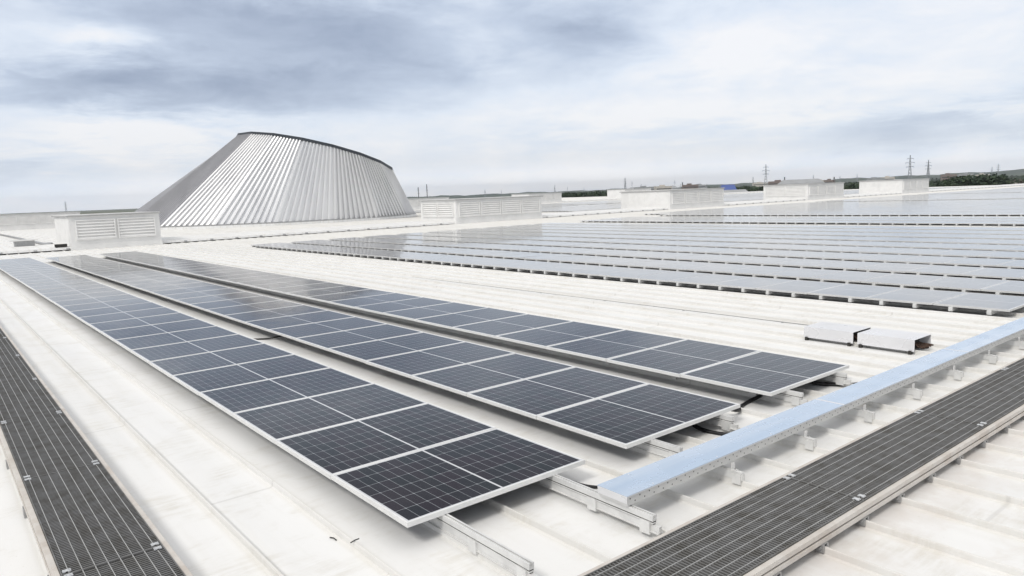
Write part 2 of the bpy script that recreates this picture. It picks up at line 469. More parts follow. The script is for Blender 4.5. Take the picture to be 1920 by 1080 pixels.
for i, (x, y0, lb) in enumerate([(.30, -.90, "bare rail end poking far out from under the leftmost row's outer corner"),
                                 (1.31, -.98, "rail leaving the leftmost row and running under the cable tray's end"),
                                 (2.46, -.30, "short rail end under the outer corner of the middle row"),
                                 (3.46, -.12, "stub of rail under the inner end of the middle row"),
                                 (4.62, -.16, "short rail end under the outer corner of the row by the bare strip"),
                                 (5.66, -.10, "stub of rail at the inner end of the row by the bare strip")]):
    make_rail(x, y0, 36.3, lb)

# ------------------------------------------------------------------ grating walkways (local x along, y across 0..0.6)
def make_walkway(name_label, loc, rz, joints, width, step):
    r = empty("grating_walkway", loc, rz)
    tag(r, name_label, "walkway", "grating walkways clamped to the roof")
    for a, b_ in zip(joints, joints[1:]):
        g_ = MB()
        n = int((b_ - a - .012) / step)
        for i in range(n):
            xx = a + .008 + i * step
            g_.box(xx, xx + .0105, .012, width - .012, .116, .152, 0, False)
        g_.box(a + .002, a + .007, .012, width - .012, .122, .153, 0); g_.box(b_ - .007, b_ - .002, .012, width - .012, .122, .153, 0)
        for j in range(8):
            yy = .012 + (width - .024) * (j + .5) / 8
            g_.box(a + .004, b_ - .004, yy - .0022, yy + .0022, .1225, .1545, 1, False)
        g_.box(a + .003, b_ - .003, .004, .011, .118, .1548, 0); g_.box(a + .003, b_ - .003, width - .011, width - .004, .118, .1548, 0)
        g_.build("grating_section", [M["grate"], M["gratebar"]], r)
    A, B = joints[0], joints[-1]
    for side in (0, 1):
        y0, y1 = (-.034, .002) if side == 0 else (width - .002, width + .034)
        c_ = MB()
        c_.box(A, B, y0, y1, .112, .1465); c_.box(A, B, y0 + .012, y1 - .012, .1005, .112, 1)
        c_.box(A, B, y0 - .004, y1 + .004, .0695, .1005)
        c_.build("side_channel", [M["channel"], M["void"]], r, .002)
    for jx in joints[1:-1]:
        for yy in (.02, width - .06):
            for dx in (-.055, .02):
                c_ = MB()
                c_.box(jx + dx, jx + dx + .012, yy, yy + .045, .155, .163); c_.box(jx + dx + .020, jx + dx + .032, yy, yy + .045, .155, .163)
                c_.box(jx + dx, jx + dx + .032, yy + .018, yy + .030, .1555, .1605)
                c_.build("fixing_clip", M["alu"], r)
    return r
def add_feet(r, xs, width):
    for xx in xs:
        for y0 in (-.05, width - .02):
            c_ = MB()
            c_.box(xx - .034, xx - .0165, y0, y0 + .07, .018, .069); c_.box(xx + .0165, xx + .034, y0, y0 + .07, .018, .069)
            c_.tube([(xx - .05, y0 + .02, .045), (xx - .033, y0 + .02, .045)], .009, 6)
            c_.box(xx - .0165, xx + .0165, y0 + .002, y0 + .068, .0682, .0690)
            c_.build("seam_clamp", M["clamp"], r)
wr = make_walkway("grey grating walkway running along the near end of the panel rows", (0, -1.795, 0), 0,
                  [-1.94, .30, 2.54, 4.78, 7.02, 9.26, 11.5], .60, .027)
add_feet(wr, [X0 + S * k for k in range(-2, 23)], .60)
wl = make_walkway("grey grating walkway running beside the leftmost panel row towards the ridge", (-1.275, 0, 0), math.pi / 2,
                  [-1.10, .93, 3.0, 5.1, 7.2, 9.3, 11.4, 13.5, 15.6, 17.7, 19.8], .575, .027)
for k in range(14):
    for ya, yb in ((-.045, -.006), (.5811, .620)):
        bl = MB(); bl.box(-.3 + k * 1.4, -.2 + k * 1.4, ya, yb, .004, .0692); bl.build("foot_block", M["clamp"], wl)

# ------------------------------------------------------------------ cable tray
tr = empty("cable_tray", (0, 0, 0))
tag(tr, "long raised cable tray with pale blue lid beside the panel row ends", "cable tray")
TX0, TX1, TY0, TY1 = 1.27, 13.5, -.775, -.505
b0 = MB()
b0.box(TX0, TX1, TY0, TY0 + .002, .172, .243); b0.box(TX0, TX1, TY1 - .002, TY1, .172, .243)
b0.box(TX0, TX0 + .002, TY0 + .002, TY1 - .002, .172, .243); b0.box(TX0, TX1, TY0 + .002, TY1 - .002, .1705, .172)
b0.build("tray_channel", M["perf"], tr)
xs = [TX0 - .006, 4.27, 7.27, 10.27, TX1]
for a, b_ in zip(xs, xs[1:]):
    l_ = MB()
    a2 = a + (.0 if a < 1.5 else .0015)
    l_.box(a2, b_ - .0015, TY0 - .006, TY1 + .006, .2432, .2475)
    l_.box(a2, b_ - .0015, TY0 - .0062, TY0 - .0042, .236, .2431, 1); l_.box(a2, b_ - .0015, TY1 + .0042, TY1 + .0062, .233, .2431)
    for q in range(int((b_ - a) / .75)):
        for yy in (TY0 + .02, TY1 - .02):
            l_.tube([(a + .3 + q * .75, yy, .2474), (a + .3 + q * .75, yy, .2500)], .006, 8, 1)
    l_.box(b_ - .03, b_ - .002, TY0 - .0065, TY1 + .0065, .2476, .2484, 1)
    l_.build("lid", [M["film"], M["cover"]], tr)
e_ = MB(); e_.box(TX0 - .006, TX0 - .0035, TY0 - .004, TY1 + .004, .190, .2430); e_.build("end_plate", M["cover"], tr)
for k in range(11):
    xx = X0 + S * (6 + 2 * k)
    c_ = MB()
    c_.box(xx - .017, xx + .017, -.895, -.32, .0505, .1085); c_.box(xx - .020, xx + .020, -.89, -.325, .1088, .1150)
    for yy in (-.885, -.40):
        c_.box(xx - .030, xx - .0175, yy, yy + .075, .020, .100); c_.box(xx + .0175, xx + .030, yy, yy + .075, .020, .100)
    for yy in (-.835, -.475):
        c_.box(xx - .018, xx + .018, yy, yy + .040, .1153, .1215)
        c_.box(xx - .018, xx + .018, yy + .030, yy + .0398, .1218, .1702)
        c_.tube([(xx, yy + .014, .1216), (xx, yy + .014, .134)], .007, 6, 1)
    c_.build("tray_bracket", [M["rail"], M["clamp"]], tr)

# ------------------------------------------------------------------ two folded sheet covers
def make_cover(y0, y1, open_end, label):
    r = empty("inverter_cover", (8.03, (y0 + y1) / 2, 0)); a, L = .26, (y1 - y0) / 2
    tag(r, label, "equipment cover", "silver sheet covers by the cable tray")
    s_ = MB(); z0, z1, t_ = .045, .200, .003
    s_.box(-a, a, -L, L, z1 - t_, z1); s_.box(-a, -a + t_, -L, L, z0, z1 - t_); s_.box(a - t_, a, -L, L, z0, z1 - t_)
    s_.box(-a - .02, -a, -L, L, z0, z0 + t_)
    if not open_end: s_.box(-a + t_, a - t_, -L, -L + t_, z0, z1 - t_)
    s_.box(-a + t_, a - t_, L - t_, L, z0, z1 - t_)
    s_.build("sheet_hood", M["cover"], r, .004)
    f_ = MB()
    for yy in (-L + .03, L - .07):
        f_.box(-a - .025, -a + .025, yy, yy + .04, .0, .0495); f_.box(a - .025, a + .02, yy, yy + .04, .0, .0495)
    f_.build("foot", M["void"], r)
    i_ = MB(); i_.box(-a + .02, a - .02, -L + .02, L - .02, .052, .060)
    if open_end:
        i_.box(-a + .05, a - .12, -L + .10, L - .03, .061, .150)
        for q in range(5):
            xx = -a + .12 + q * .07
            i_.tube([(xx, -L + .16, .11), (xx + .02, -L + .07, .13 - .012 * q), (xx + .03, -L + .01, .08), (xx + .07, -L - .05, .064)], .012, 6, 1)
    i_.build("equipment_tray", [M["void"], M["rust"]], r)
make_cover(.86, 1.60, True, "silver sheet cover box, farther of the pair from the tray")
make_cover(.04, .80, True, "silver sheet cover box with open end showing brown cables")

# ------------------------------------------------------------------ black cables
def cable(pts, label, r_=.013):
    P = [Vector(p) for p in pts]; out = []
    for i in range(len(P) - 1):
        a, b_, c_, d_ = P[max(i-1, 0)], P[i], P[i+1], P[min(i+2, len(P)-1)]
        for s_ in range(6):
            u = s_ / 6
            out.append(.5 * ((2*b_) + (c_-a)*u + (2*a-5*b_+4*c_-d_)*u*u + (3*b_-a-3*c_+d_)*u**3))
    out.append(P[-1])
    m_ = MB(); m_.tube(out, r_, 8)
    tag(m_.build("cable", M["dark"]), label, "cable", "black cables between the panels")
cable([(1.45, 8.05, .13), (1.85, 8.26, .05), (2.02, 8.33, .018), (2.2, 8.16, .03), (2.45, 7.95, .10), (2.7, 7.9, .15)], "black cable looping between the leftmost and middle panel rows")
cable([(1.36, .3, .13), (1.50, .02, .05), (1.62, -.12, .014), (1.78, -.24, .02), (1.9, -.40, .10), (1.95, -.53, .19)], "black cable drooping beside the blue tray's end")
cable([(3.05, .6, .15), (3.25, .30, .09), (3.31, .1, .02), (3.38, -.14, .016), (3.5, -.34, .06), (3.6, -.53, .19)], "black cable from the middle row to the blue tray", .021)
cable([(3.70, .3, .15), (3.95, .18, .06), (4.22, .30, .016), (4.45, .34, .02), (4.72, .30, .08), (4.9, .4, .15)], "black cable crossing from the middle row to the bare strip row", .021)
cable([(5.35, .5, .15), (5.48, .26, .05), (5.62, .06, .016), (5.78, -.10, .016), (6.02, -.22, .03), (6.25, -.40, .10), (6.3, -.53, .19)], "black cable from the bare strip row to the blue tray", .021)

q = MB(); q.tube([(8.56, y_, .062) for y_ in (1.9, 3, 5, 8.6)], .007, 6); q.tube([(8.56, y_, .062) for y_ in (8.6, 14)], .006, 6)  # dark tube and clips added to draw the seam's shadow line
for y_ in (2.4, 4.4, 6.4, 8.4): q.box(8.535, 8.585, y_, y_ + .03, .051, .060)
tag(q.build("seam_shadow_line", M["clamp"]), "thin dark shadow line added along a seam of the bare roof strip", "shadow line")
for a, b_, lb in (((-.300, .56, .005), (-.285, .49, .005), "small black scrap on the roof left of the leftmost row's near corner"), ((-.275, .29, .055), (-.205, .305, .055), "small black scrap lying across a seam near the protruding rail end")):
    q = MB(); a = Vector(a); b_ = Vector(b_); q.tube([a, a.lerp(b_, .5) + Vector((.004, 0, .004)), b_], .004, 6)
    tag(q.build("plastic_scrap", M["dark"]), lb, "scrap", "black scraps on the roof")

# ------------------------------------------------------------------ ridge ventilators
def ventilator(x0, x1, y0, y1, zb, H, bays, side, label):
    r = empty("ridge_ventilator", ((x0 + x1) / 2, (y0 + y1) / 2, 0)); a = (x1 - x0) / 2; b_ = (y1 - y0) / 2
    tag(r, label, "ventilator", "white box ventilators along the roof ridges")
    m_ = MB(); m_.box(-a, a, -b_, b_, zb, H - .10); m_.build("body", M["vent"], r)
    m_ = MB(); m_.box(-a - .13, a + .13, -b_ - .13, b_ + .13, H - .0995, H - .03, 1); m_.box(-a - .06, a + .06, -b_ - .06, b_ + .06, H - .03, H)
    m_.build("roof_cap", [M["capm"], M["capshade"]], r)
    m_ = MB(); p_ = .03
    m_.box(-a - p_, a + p_, -b_ - p_, b_ + p_, zb - .02, zb + .20); m_.box(-a - p_ - .03, a + p_ + .03, -b_ - p_ - .05, b_ + p_ + .05, 0.0, zb - .0205)
    m_.box(-a - .012, a + .012, -b_ - .012, b_ + .012, zb + .2005, zb + .42)
    m_.build("plinth", M["vent"], r)
    zl, zh = zb + .46, H - .30
    def louvre(u0, u1, fixed, axis, nm="louvre"):
        q = MB()
        def bx(ua, ub, d0, d1, za, zc):
            if axis == "y": q.box(ua, ub, fixed - d1, fixed - d0, za, zc)
            else: q.box(fixed - d1, fixed - d0, ua, ub, za, zc)
        bx(u0, u1, .002, .10, zh - .06, zh); bx(u0, u1, .002, .10, zl, zl + .06)
        bx(u0, u0 + .06, .002, .10, zl + .06, zh - .06); bx(u1 - .06, u1, .002, .10, zl + .06, zh - .06)
        n = 6; st = (zh - zl - .12) / n
        for i in range(n):
            za = zl + .06 + i * st
            o0, o1 = fixed - .095, fixed - .006      # blade slopes outwards towards its lower edge
            P4 = [(u0 + .06, o0, za + .01), (u1 - .06, o0, za + .01), (u1 - .06, o1, za + st * .80), (u0 + .06, o1, za + st * .80)]
            P5 = [(u0 + .06, o0, za + .01), (u1 - .06, o0, za + .01), (u1 - .06, o1, za + .0), (u0 + .06, o1, za + .0)]
            for P in (P4, P5):
                q.face([(x, y, z) if axis == "y" else (y, -x, z) for x, y, z in P])
        q.build(nm, M["slat"], r)
    mg = .28
    w = (2 * a - 2 * mg + .12) / bays
    for i in range(bays):
        louvre(-a + mg + i * w, -a + mg + (i + 1) * w - .12, -b_, "y")
    if side == "louvred":
        ww = (2 * b_ - .7 + .12) / 2
        for i in range(2):
            q0 = -b_ + .35 + i * ww
            louvre(q0, q0 + ww - .12, -a, "x", "side_louvre")
    else:
        for i in range(4):
            q = MB(); c0 = -b_ + .12 + i * (2 * b_ - .24) / 4
            q.box(-a - .014, -a - .001, c0 + .015, c0 + (2 * b_ - .24) / 4 - .015, zb + .44, H - .16)
            q.build("side_panel", M["vent"], r)
    return r
ventilator(4.53, 9.38, 45.1, 50.9, .12, 2.05, 2, "plain", "short white ventilator with two louvre bays left of the silver cone")
ventilator(31.66, 40.88, 45.1, 50.4, .12, 2.05, 4, "louvred", "long white ventilator just right of the silver cone, louvred on both visible sides")
ventilator(58.64, 68.0, 45.1, 51.9, .12, 2.07, 4, "plain", "white ventilator with plain bright side, third along the near ridge from the left")
ventilator(85.92, 95.1, 45.1, 51.4, .16, 2.12, 4, "louvred", "white ventilator with louvred bright side, second from the right on the near ridge")
ventilator(112.9, 122.3, 45.1, 51.6, .2, 2.2, 4, "plain", "white ventilator with plain side in front of the pylon pair at far right")
ventilator(5.4, 15.2, 112, 117.6, .3, 2.1, 4, "plain", "distant pale ventilator partly hidden behind the short left ventilator")
ventilator(67.2, 76.4, 112, 117.6, .3, 2.1, 4, "louvred", "distant ventilator at the foot of the cone's right flank")
ventilator(96.2, 105.45, 112, 117.6, .3, 2.15, 4, "plain", "distant ventilator at the right end of the ventilator beside the cone")
ventilator(125.4, 134.6, 112, 117.6, .3, 2.35, 4, "plain", "distant white ventilator peeping out left of the third near ventilator")

# ------------------------------------------------------------------ the big oblique cone
def pol(bear, d): return Vector((cw.x + d * math.sin(rad(bear)), cw.y + d * math.cos(rad(bear)), 0))
cone = empty("roof_cowl", pol(21.0, 94.0))
tag(cone, "giant silver ribbed cone with slanted dark rimmed top behind the ridge", "roof cowl")
C0 = pol(21.0, 94.0); C1 = pol(24.45, 86.0)
vb = Vector((math.sin(rad(21.0)), math.cos(rad(21.0)), 0)); ub = Vector((vb.y, -vb.x, 0))
vt = Vector((math.sin(rad(24.45)), math.cos(rad(24.45)), 0)); ut = Vector((vt.y, -vt.x, 0))
RB, RT = 17.0, 8.24
NF = 18
base_pts, top_pts = [], []
for i in range(NF):
    tb = rad(130 - 20 * i); tt = rad(139 - 20 * i)
    base_pts.append(C0 + ub * (RB * math.cos(tb)) - vb * (RB * math.sin(tb)) + Vector((0, 0, .25)) - C0)
    u_, v_ = RT * math.cos(tt), RT * math.sin(tt)
    top_pts.append(C1 + ut * u_ - vt * v_ + Vector((0, 0, 7.18 - .248 * u_ + .12 * v_)) - C0)
for i in range(NF):
    A, B = base_pts[i], base_pts[(i + 1) % NF]; D, Cc = top_pts[i], top_pts[(i + 1) % NF]
    nrm = ((B - A).cross(D - A)).normalized()
    ctr = (A + B + Cc + D) / 4
    if nrm.dot(ctr - (C1 - C0) / 2) < 0: nrm = -nrm
    m_ = MB(); n = 15 if i in (NF - 2, NF - 1) else 9
    def P(s, t_, o): return A.lerp(B, s).lerp(D.lerp(Cc, s), t_) + nrm * o
    for k in range(n):
        ss = [(k + f_) / n for f_ in (0, .10, .16, .54, .60, 1.0)]
        oo = [.0, .0, .19, .19, .0, .0]
        for j in range(5):
            m_.face([P(ss[j], 0, oo[j]), P(ss[j + 1], 0, oo[j + 1]), P(ss[j + 1], 1, oo[j + 1]), P(ss[j], 1, oo[j])])
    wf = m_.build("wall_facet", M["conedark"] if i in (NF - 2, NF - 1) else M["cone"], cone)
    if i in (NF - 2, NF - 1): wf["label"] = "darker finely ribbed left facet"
rm = MB(); cp = MB()
for i in range(NF):
    a, b_ = top_pts[i], top_pts[(i + 1) % NF]
    cen = sum(top_pts, Vector()) / NF
    ea, eb = (a - cen).normalized() * .22, (b_ - cen).normalized() * .22
    up = Vector((0, 0, .19)); dn = Vector((0, 0, -.10))
    rm.face([a + ea + dn, b_ + eb + dn, b_ + eb + up, a + ea + up]); rm.face([a + ea + up, b_ + eb + up, b_ - eb + up, a - ea + up])
    rm.face([a - ea + dn, b_ - eb + dn, b_ - eb + up, a - ea + up]); rm.face([a + ea + dn, b_ + eb + dn, b_ - eb + dn, a - ea + dn])
rm.build("rim", M["rim"], cone)
cp.face([p_ + Vector((0, 0, .05)) for p_ in top_pts]); cp.build("top_cover", M["capm"], cone)
bk = MB()
for i in range(NF):
    a, b_ = base_pts[i] * 1.0, base_pts[(i + 1) % NF] * 1.0
    a = Vector((a.x, a.y, 0)); b_ = Vector((b_.x, b_.y, 0)); z_ = Vector((0, 0, .27))
    bk.face([a * 1.018, b_ * 1.018, b_ * 1.018 + z_, a * 1.018 + z_]); bk.face([a * 1.018 + z_, b_ * 1.018 + z_, b_ * .97 + z_, a * .97 + z_])
bk.build("base_kerb", M["roof"], cone)
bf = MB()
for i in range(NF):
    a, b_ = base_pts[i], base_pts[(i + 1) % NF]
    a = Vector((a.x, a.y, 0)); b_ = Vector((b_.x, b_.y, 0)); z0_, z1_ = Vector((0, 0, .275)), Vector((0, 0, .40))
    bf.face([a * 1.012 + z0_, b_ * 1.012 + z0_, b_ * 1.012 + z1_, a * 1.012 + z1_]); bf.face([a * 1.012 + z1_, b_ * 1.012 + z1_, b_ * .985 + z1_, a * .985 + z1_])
bf.build("base_shadow_band", M["clamp"], cone)  # dark band added to paint the shadow line above the kerb

# ------------------------------------------------------------------ small things on the far roof
v_ = empty("roof_hood", (2.6, 49.0, .27)); tag(v_, "small grey roof hood at the left edge by the short ventilator", "roof hood")
q = MB(); q.box(-.5, .5, -.45, .45, 0, .34); q.build("hood_body", M["clamp"], v_)
q = MB(); q.box(-.75, .65, -.6, .6, .3402, .40); q.build("hood_top", M["capm"], v_)
q = MB(); q.box(3.75, 4.35, 45.42, 45.75, .245, .40)
tag(q.build("junction_box", M["void"]), "small black box at the foot of the short left ventilator", "junction box")
q = MB(); q.tube([(4.3, 51.4, .24), (4.36, 56, .09), (4.40, 72, .09), (4.37, 93, .09)], .085, 8)
tag(q.build("conduit", M["clamp"]), "dark conduit running away over the roof left of the short ventilator", "conduit")
for bearing, top, lb in ((31.82, .75, "shorter dark mast right of the silver cone"), (32.48, .95, "taller dark mast right of the silver cone")):
    d = 140.0; b_ = pol(bearing, d); hgt = cw.z + d * math.tan(rad(top))
    q = MB(); q.tube([(b_.x, b_.y, 0), (b_.x, b_.y, hgt)], .075, 8); q.bar((b_.x - .3, b_.y, hgt - 1.1), (b_.x + .3, b_.y, hgt - 1.1), .05); q.bar((b_.x - .2, b_.y, hgt - .5), (b_.x + .2, b_.y, hgt - .5), .05)
    tag(q.build("antenna_mast", M["mast"]), lb, "mast", "dark masts beside the cone")

# ------------------------------------------------------------------ transmission towers
def tower_mesh(H, w):
    t_ = MB(); bw = H * .075; tw = H * .011
    def half(z): return (bw + (tw * 2.2 - bw) * (z / (H * .62))) if z < H * .62 else (tw * 2.2 + (tw * .5 - tw * 2.2) * ((z - H * .62) / (H * .38)))
    lv = [0, .16, .30, .42, .53, .62, .70, .78, .86, .93, 1.0]
    for a, b2 in zip(lv, lv[1:]):
        za, zb_ = a * H, b2 * H; ha, hb = half(za), half(zb_)
        ca = [(ha, ha), (-ha, ha), (-ha, -ha), (ha, -ha)]; cb = [(hb, hb), (-hb, hb), (-hb, -hb), (hb, -hb)]
        for i in range(4):
            j = (i + 1) % 4
            t_.bar((*ca[i], za), (*cb[i], zb_), w); t_.bar((*ca[i], za), (*cb[j], zb_), w * .6); t_.bar((*ca[j], za), (*cb[i], zb_), w * .6)
    for zf, l_ in ((.66, .10), (.78, .12), (.90, .085)):
        z_ = zf * H; L = l_ * H
        for s_ in (-1, 1):
            t_.bar((0, 0, z_ + H * .02), (s_ * L, 0, z_), w * .8); t_.bar((0, 0, z_ - H * .015), (s_ * L, 0, z_), w * .8)
            t_.bar((s_ * L, 0, z_), (s_ * L, 0, z_ - H * .035), w * .7)
    return t_.mesh("transmission_tower", M["tower"])
TWR = tower_mesh(50.0, .5)
towers = [(7.8, .62, "lattice tower above the short left ventilator"), (36.95, .42, "left of two faint lattice towers over the ventilator beside the cone"), (38.22, .30, "right of two faint lattice towers over the ventilator beside the cone"),
          (42.37, .54, "lattice tower over the distant ventilator near the picture's middle"), (43.35, .38, "left of two small lattice towers over the dark middle woods"), (44.62, .26, "right of two small lattice towers over the dark middle woods"),
          (47.77, .89, "taller lattice tower over the third near ventilator"), (48.29, .58, "lattice tower right beside the taller one over the third near ventilator"), (48.97, .36, "small lattice tower at mid length of the third near ventilator"),
          (51.48, .52, "thin lattice tower left of the blue roofed warehouse"), (51.9, .25, "tiny lattice tower left of the blue roofed warehouse"),
          (57.12, .55, "faint lattice tower left of the lone tall tower"), (58.01, 1.41, "lone tall lattice tower beside the second ventilator from the right"),
          (61.23, .50, "lattice tower above the second ventilator from the right"), (62.97, .36, "small lattice tower at the right end of the second ventilator from the right"), (64.07, .45, "faint lattice tower over the gap between the two right ventilators"),
          (67.32, 1.55, "taller lattice tower of the pair above the far right ventilator"), (68.41, 1.17, "shorter lattice tower of the pair above the far right ventilator"),
          (72.01, .55, "left of two lattice towers over the dark right wood"), (72.35, .70, "right of two lattice towers over the dark right wood")]
for bearing, top, lb in towers:
    d = 33.7 / math.tan(rad(top)); d = min(d, 3900)
    hh = (cw.z + d * math.tan(rad(top)) - GZ) / 50.0
    o = bpy.data.objects.new("transmission_tower", TWR); COL.objects.link(o)
    pp = pol(bearing, d); o.location = (pp.x, pp.y, GZ); o.scale = (hh, hh, hh); o.rotation_euler = (0, 0, rad(-bearing + random.uniform(-25, 25)))
    tag(o, lb, "transmission tower", "transmission towers along the horizon")

# ------------------------------------------------------------------ trees
def tree_meshes(seed, H, W, n):
    r = random.Random(seed); tm = MB()
    tm.tube([(0, 0, 0), (.1, .05, H * .25), (.0, .1, H * .5), (.1, 0, H * .8)], H * .018, 7)
    for i in range(6):
        a = r.uniform(0, 6.28); z_ = H * r.uniform(.3, .55)
        tm.tube([(0, 0, z_), (math.cos(a) * W * .18, math.sin(a) * W * .18, z_ + H * .12), (math.cos(a) * W * .34, math.sin(a) * W * .34, z_ + H * .2)], H * .008, 5)
    cm = MB(); blobs = []
    for i in range(13):
        a = r.uniform(0, 6.28); q_ = r.uniform(0, .32) * W
        blobs.append((math.cos(a) * q_, math.sin(a) * q_, H * r.uniform(.34, .86), W * r.uniform(.14, .24)))
    for i in range(n):
        bx, by, bz, br = r.choice(blobs)
        while True:
            d = Vector((r.uniform(-1, 1), r.uniform(-1, 1), r.uniform(-1, 1)))
            if .2 < d.length < 1: break
        d = d.normalized() * br * r.uniform(.6, 1.05); d.z *= .8
        p_ = Vector((bx, by, bz)) + d
        s_ = W * r.uniform(.03, .06)
        e1 = Vector((r.uniform(-1, 1), r.uniform(-1, 1), r.uniform(-.6, .6))).normalized() * s_
        e2 = e1.cross(Vector((r.uniform(-1, 1), r.uniform(-1, 1), r.uniform(-1, 1)))).normalized() * s_ * .8
        cm.face([p_ - e1, p_ + e2, p_ + e1, p_ - e2])
    return tm.mesh("trunk", M["bark"]), cm.mesh("crown", M["leaf"])
KINDS = [tree_meshes(11, 14, 11, 620), tree_meshes(12, 12, 12, 620), tree_meshes(13, 16, 10, 620), tree_meshes(14, 10, 9, 520)]
def tree(bearing, d, el_top, kind, label, group):
    Hk = (14, 12, 16, 10)[kind]
    pp = pol(bearing, d); s_ = (cw.z + d * math.tan(rad(el_top)) - GZ) / (Hk * .97)
    r = empty("tree", (pp.x, pp.y, GZ), random.uniform(0, 6.28)); r.scale = (s_ * random.uniform(1.0, 1.25), s_ * random.uniform(1.0, 1.25), s_)
    for nm, me in zip(("trunk", "crown"), KINDS[kind]):
        o = bpy.data.objects.new(nm, me); COL.objects.link(o); o.parent = r
    return tag(r, label, "tree", group)
rt = random.Random(21)
def stand(b0, b1, n, d0, d1, e0, e1, where):
    # trees that nothing in the picture tells apart: one shared label for each clump
    for i in range(n):
        bb = b0 + (b1 - b0) * (i + .5) / n + rt.uniform(-.1, .1)
        tree(bb, rt.uniform(d0, d1), rt.uniform(e0, e1), rt.randrange(4), "dark green tree in " + where, "trees in " + where)
stand(69.2, 70.1, 8, 430, 520, -.34, -.12, "the low hedge beside the far right ventilator")
stand(70.0, 72.5, 24, 430, 500, -.06, .10, "the dense clump right of the far right ventilator")
stand(72.4, 73.0, 5, 430, 520, -.5, -.3, "the low scrub right of the dense clump")
stand(42.9, 46.9, 22, 560, 700, -.16, -.02, "the dark strip near the picture's middle")
stand(56.1, 58.9, 12, 520, 700, -.22, -.06, "the strip between the blue roof and the lone tall pylon")
stand(63.2, 66.0, 12, 420, 560, -.42, -.12, "the gap between the two right ventilators")
stand(72.9, 76, 10, 600, 760, -.45, -.2, "the clump at the picture's right edge")
# distant woods that read as one mass
wd = MB(); rw = random.Random(8)
for i in range(5200):
    bb = rw.uniform(41, 80); d = rw.uniform(900, 3000)
    pp = pol(bb, d); top = (3 + 6 * (.5 + .5 * math.sin(bb * 1.7 + d * .004))) * rw.uniform(.7, 1.2) + d * .0012
    for j in range(3):
        s_ = rw.uniform(2.0, 5.0)
        c_ = Vector((pp.x + rw.uniform(-9, 9), pp.y + rw.uniform(-9, 9), GZ + top * rw.uniform(.3, 1.0)))
        e1 = Vector((rw.uniform(-1, 1), rw.uniform(-1, 1), rw.uniform(-.4, .4))).normalized() * s_
        e2 = e1.cross(Vector((rw.uniform(-1, 1), rw.uniform(-1, 1), rw.uniform(-.3, .3)))).normalized() * s_ * .8
        wd.face([c_ - e1, c_ + e2, c_ + e1, c_ - e2])
tag(wd.build("distant_woods", M["leaf"]), "far off woods and hedges strung along the horizon", "woods", kind="stuff")

# ------------------------------------------------------------------ town buildings
def house(bearing, d, w, l, hgt, wallm, label, group):
    pp = pol(bearing, d)
    r = empty("house", (pp.x, pp.y, GZ), rad(-bearing + rt.uniform(-40, 40)))
    m_ = MB(); m_.box(-w/2, w/2, -l/2, l/2, 0, hgt)
    m_.face([(-w/2, -l/2, hgt), (w/2, -l/2, hgt), (0, -l/2, hgt + w * .36)]); m_.face([(-w/2, l/2, hgt), (0, l/2, hgt + w * .36), (w/2, l/2, hgt)])
    m_.build("wall", wallm, r)
    f_ = MB(); zr = hgt + w * .36
    for s_ in (-1, 1):
        f_.face([(s_ * (w/2 + .4), -l/2 - .3, hgt - .25), (s_ * (w/2 + .4), l/2 + .3, hgt - .25), (0, l/2 + .3, zr + .1), (0, -l/2 - .3, zr + .1)])
    rf_ = f_.build("roof", M["tile"], r)
    ch = MB(); ch.box(-.5, .5, l * .25, l * .25 + .9, zr - .6, zr + 1.3); ch.build("chimney", M["brick"], rf_)
    n = max(2, int(l / 3.2))
    for i in range(n):
        for z_ in (1.0, 3.8):
            if z_ + 1.3 > hgt: continue
            y_ = -l/2 + l * (i + .5) / n
            q_ = MB(); q_.box(-w/2 - .05, -w/2 - .005, y_ - .55, y_ + .55, z_, z_ + 1.3); q_.build("window", M["glass"], r)
    return tag(r, label, "house", group)
for i in range(9):
    house(72.3 + i * .16 + rt.uniform(-.05, .05), rt.uniform(640, 820), 8.5, 11, 7.5, [M["render"], M["brick"]][i % 2], ["pale rendered house among trees at the picture's right edge", "brick house among trees at the picture's right edge"][i % 2], "houses right of the dark wood")
for i in range(10):
    house(63.4 + i * .28, rt.uniform(560, 900), 8, 12, 7, [M["brick"], M["render"]][i % 2], ["brick house seen between the two right ventilators", "pale house seen between the two right ventilators"][i % 2], "houses between the ventilators")
for i in range(8):
    house(56.6 + i * .28, rt.uniform(600, 900), 9, 14, 7, M["render"], "pale house below the lone tall pylon", "houses below the tall pylon")
def shed(bearing, d, w, l, hgt, wm, rmat, label, el=None):
    pp = pol(bearing, d); r = empty("warehouse", (pp.x, pp.y, GZ), rad(-bearing))
    if el is not None: hgt = cw.z + d * math.tan(rad(el)) - GZ - w * .0
    hw = hgt * .72
    m_ = MB(); m_.box(-l/2, l/2, -w/2, w/2, 0, hw); m_.build("wall", wm, r)
    f_ = MB(); f_.face([(-l/2 - .5, -w/2 - .5, hw + .02), (l/2 + .5, -w/2 - .5, hw + .02), (l/2 - l*.12, 0, hgt), (-l/2 + l*.12, 0, hgt)]); f_.face([(-l/2 - .5, w/2 + .5, hw + .02), (-l/2 + l*.12, 0, hgt), (l/2 - l*.12, 0, hgt), (l/2 + .5, w/2 + .5, hw + .02)])
    f_.face([(-l/2 - .5, -w/2 - .5, hw + .02), (-l/2 + l*.12, 0, hgt), (-l/2 - .5, w/2 + .5, hw + .02)]); f_.face([(l/2 + .5, -w/2 - .5, hw + .02), (l/2 + .5, w/2 + .5, hw + .02), (l/2 - l*.12, 0, hgt)])
    f_.build("roof", rmat, r)
    q_ = MB()
    q_.box(-l * .1, l * .05, -w/2 - .08, -w/2 - .01, .1, hw * .6); q_.build("door", M["tile"], r)
    return tag(r, label, "warehouse")
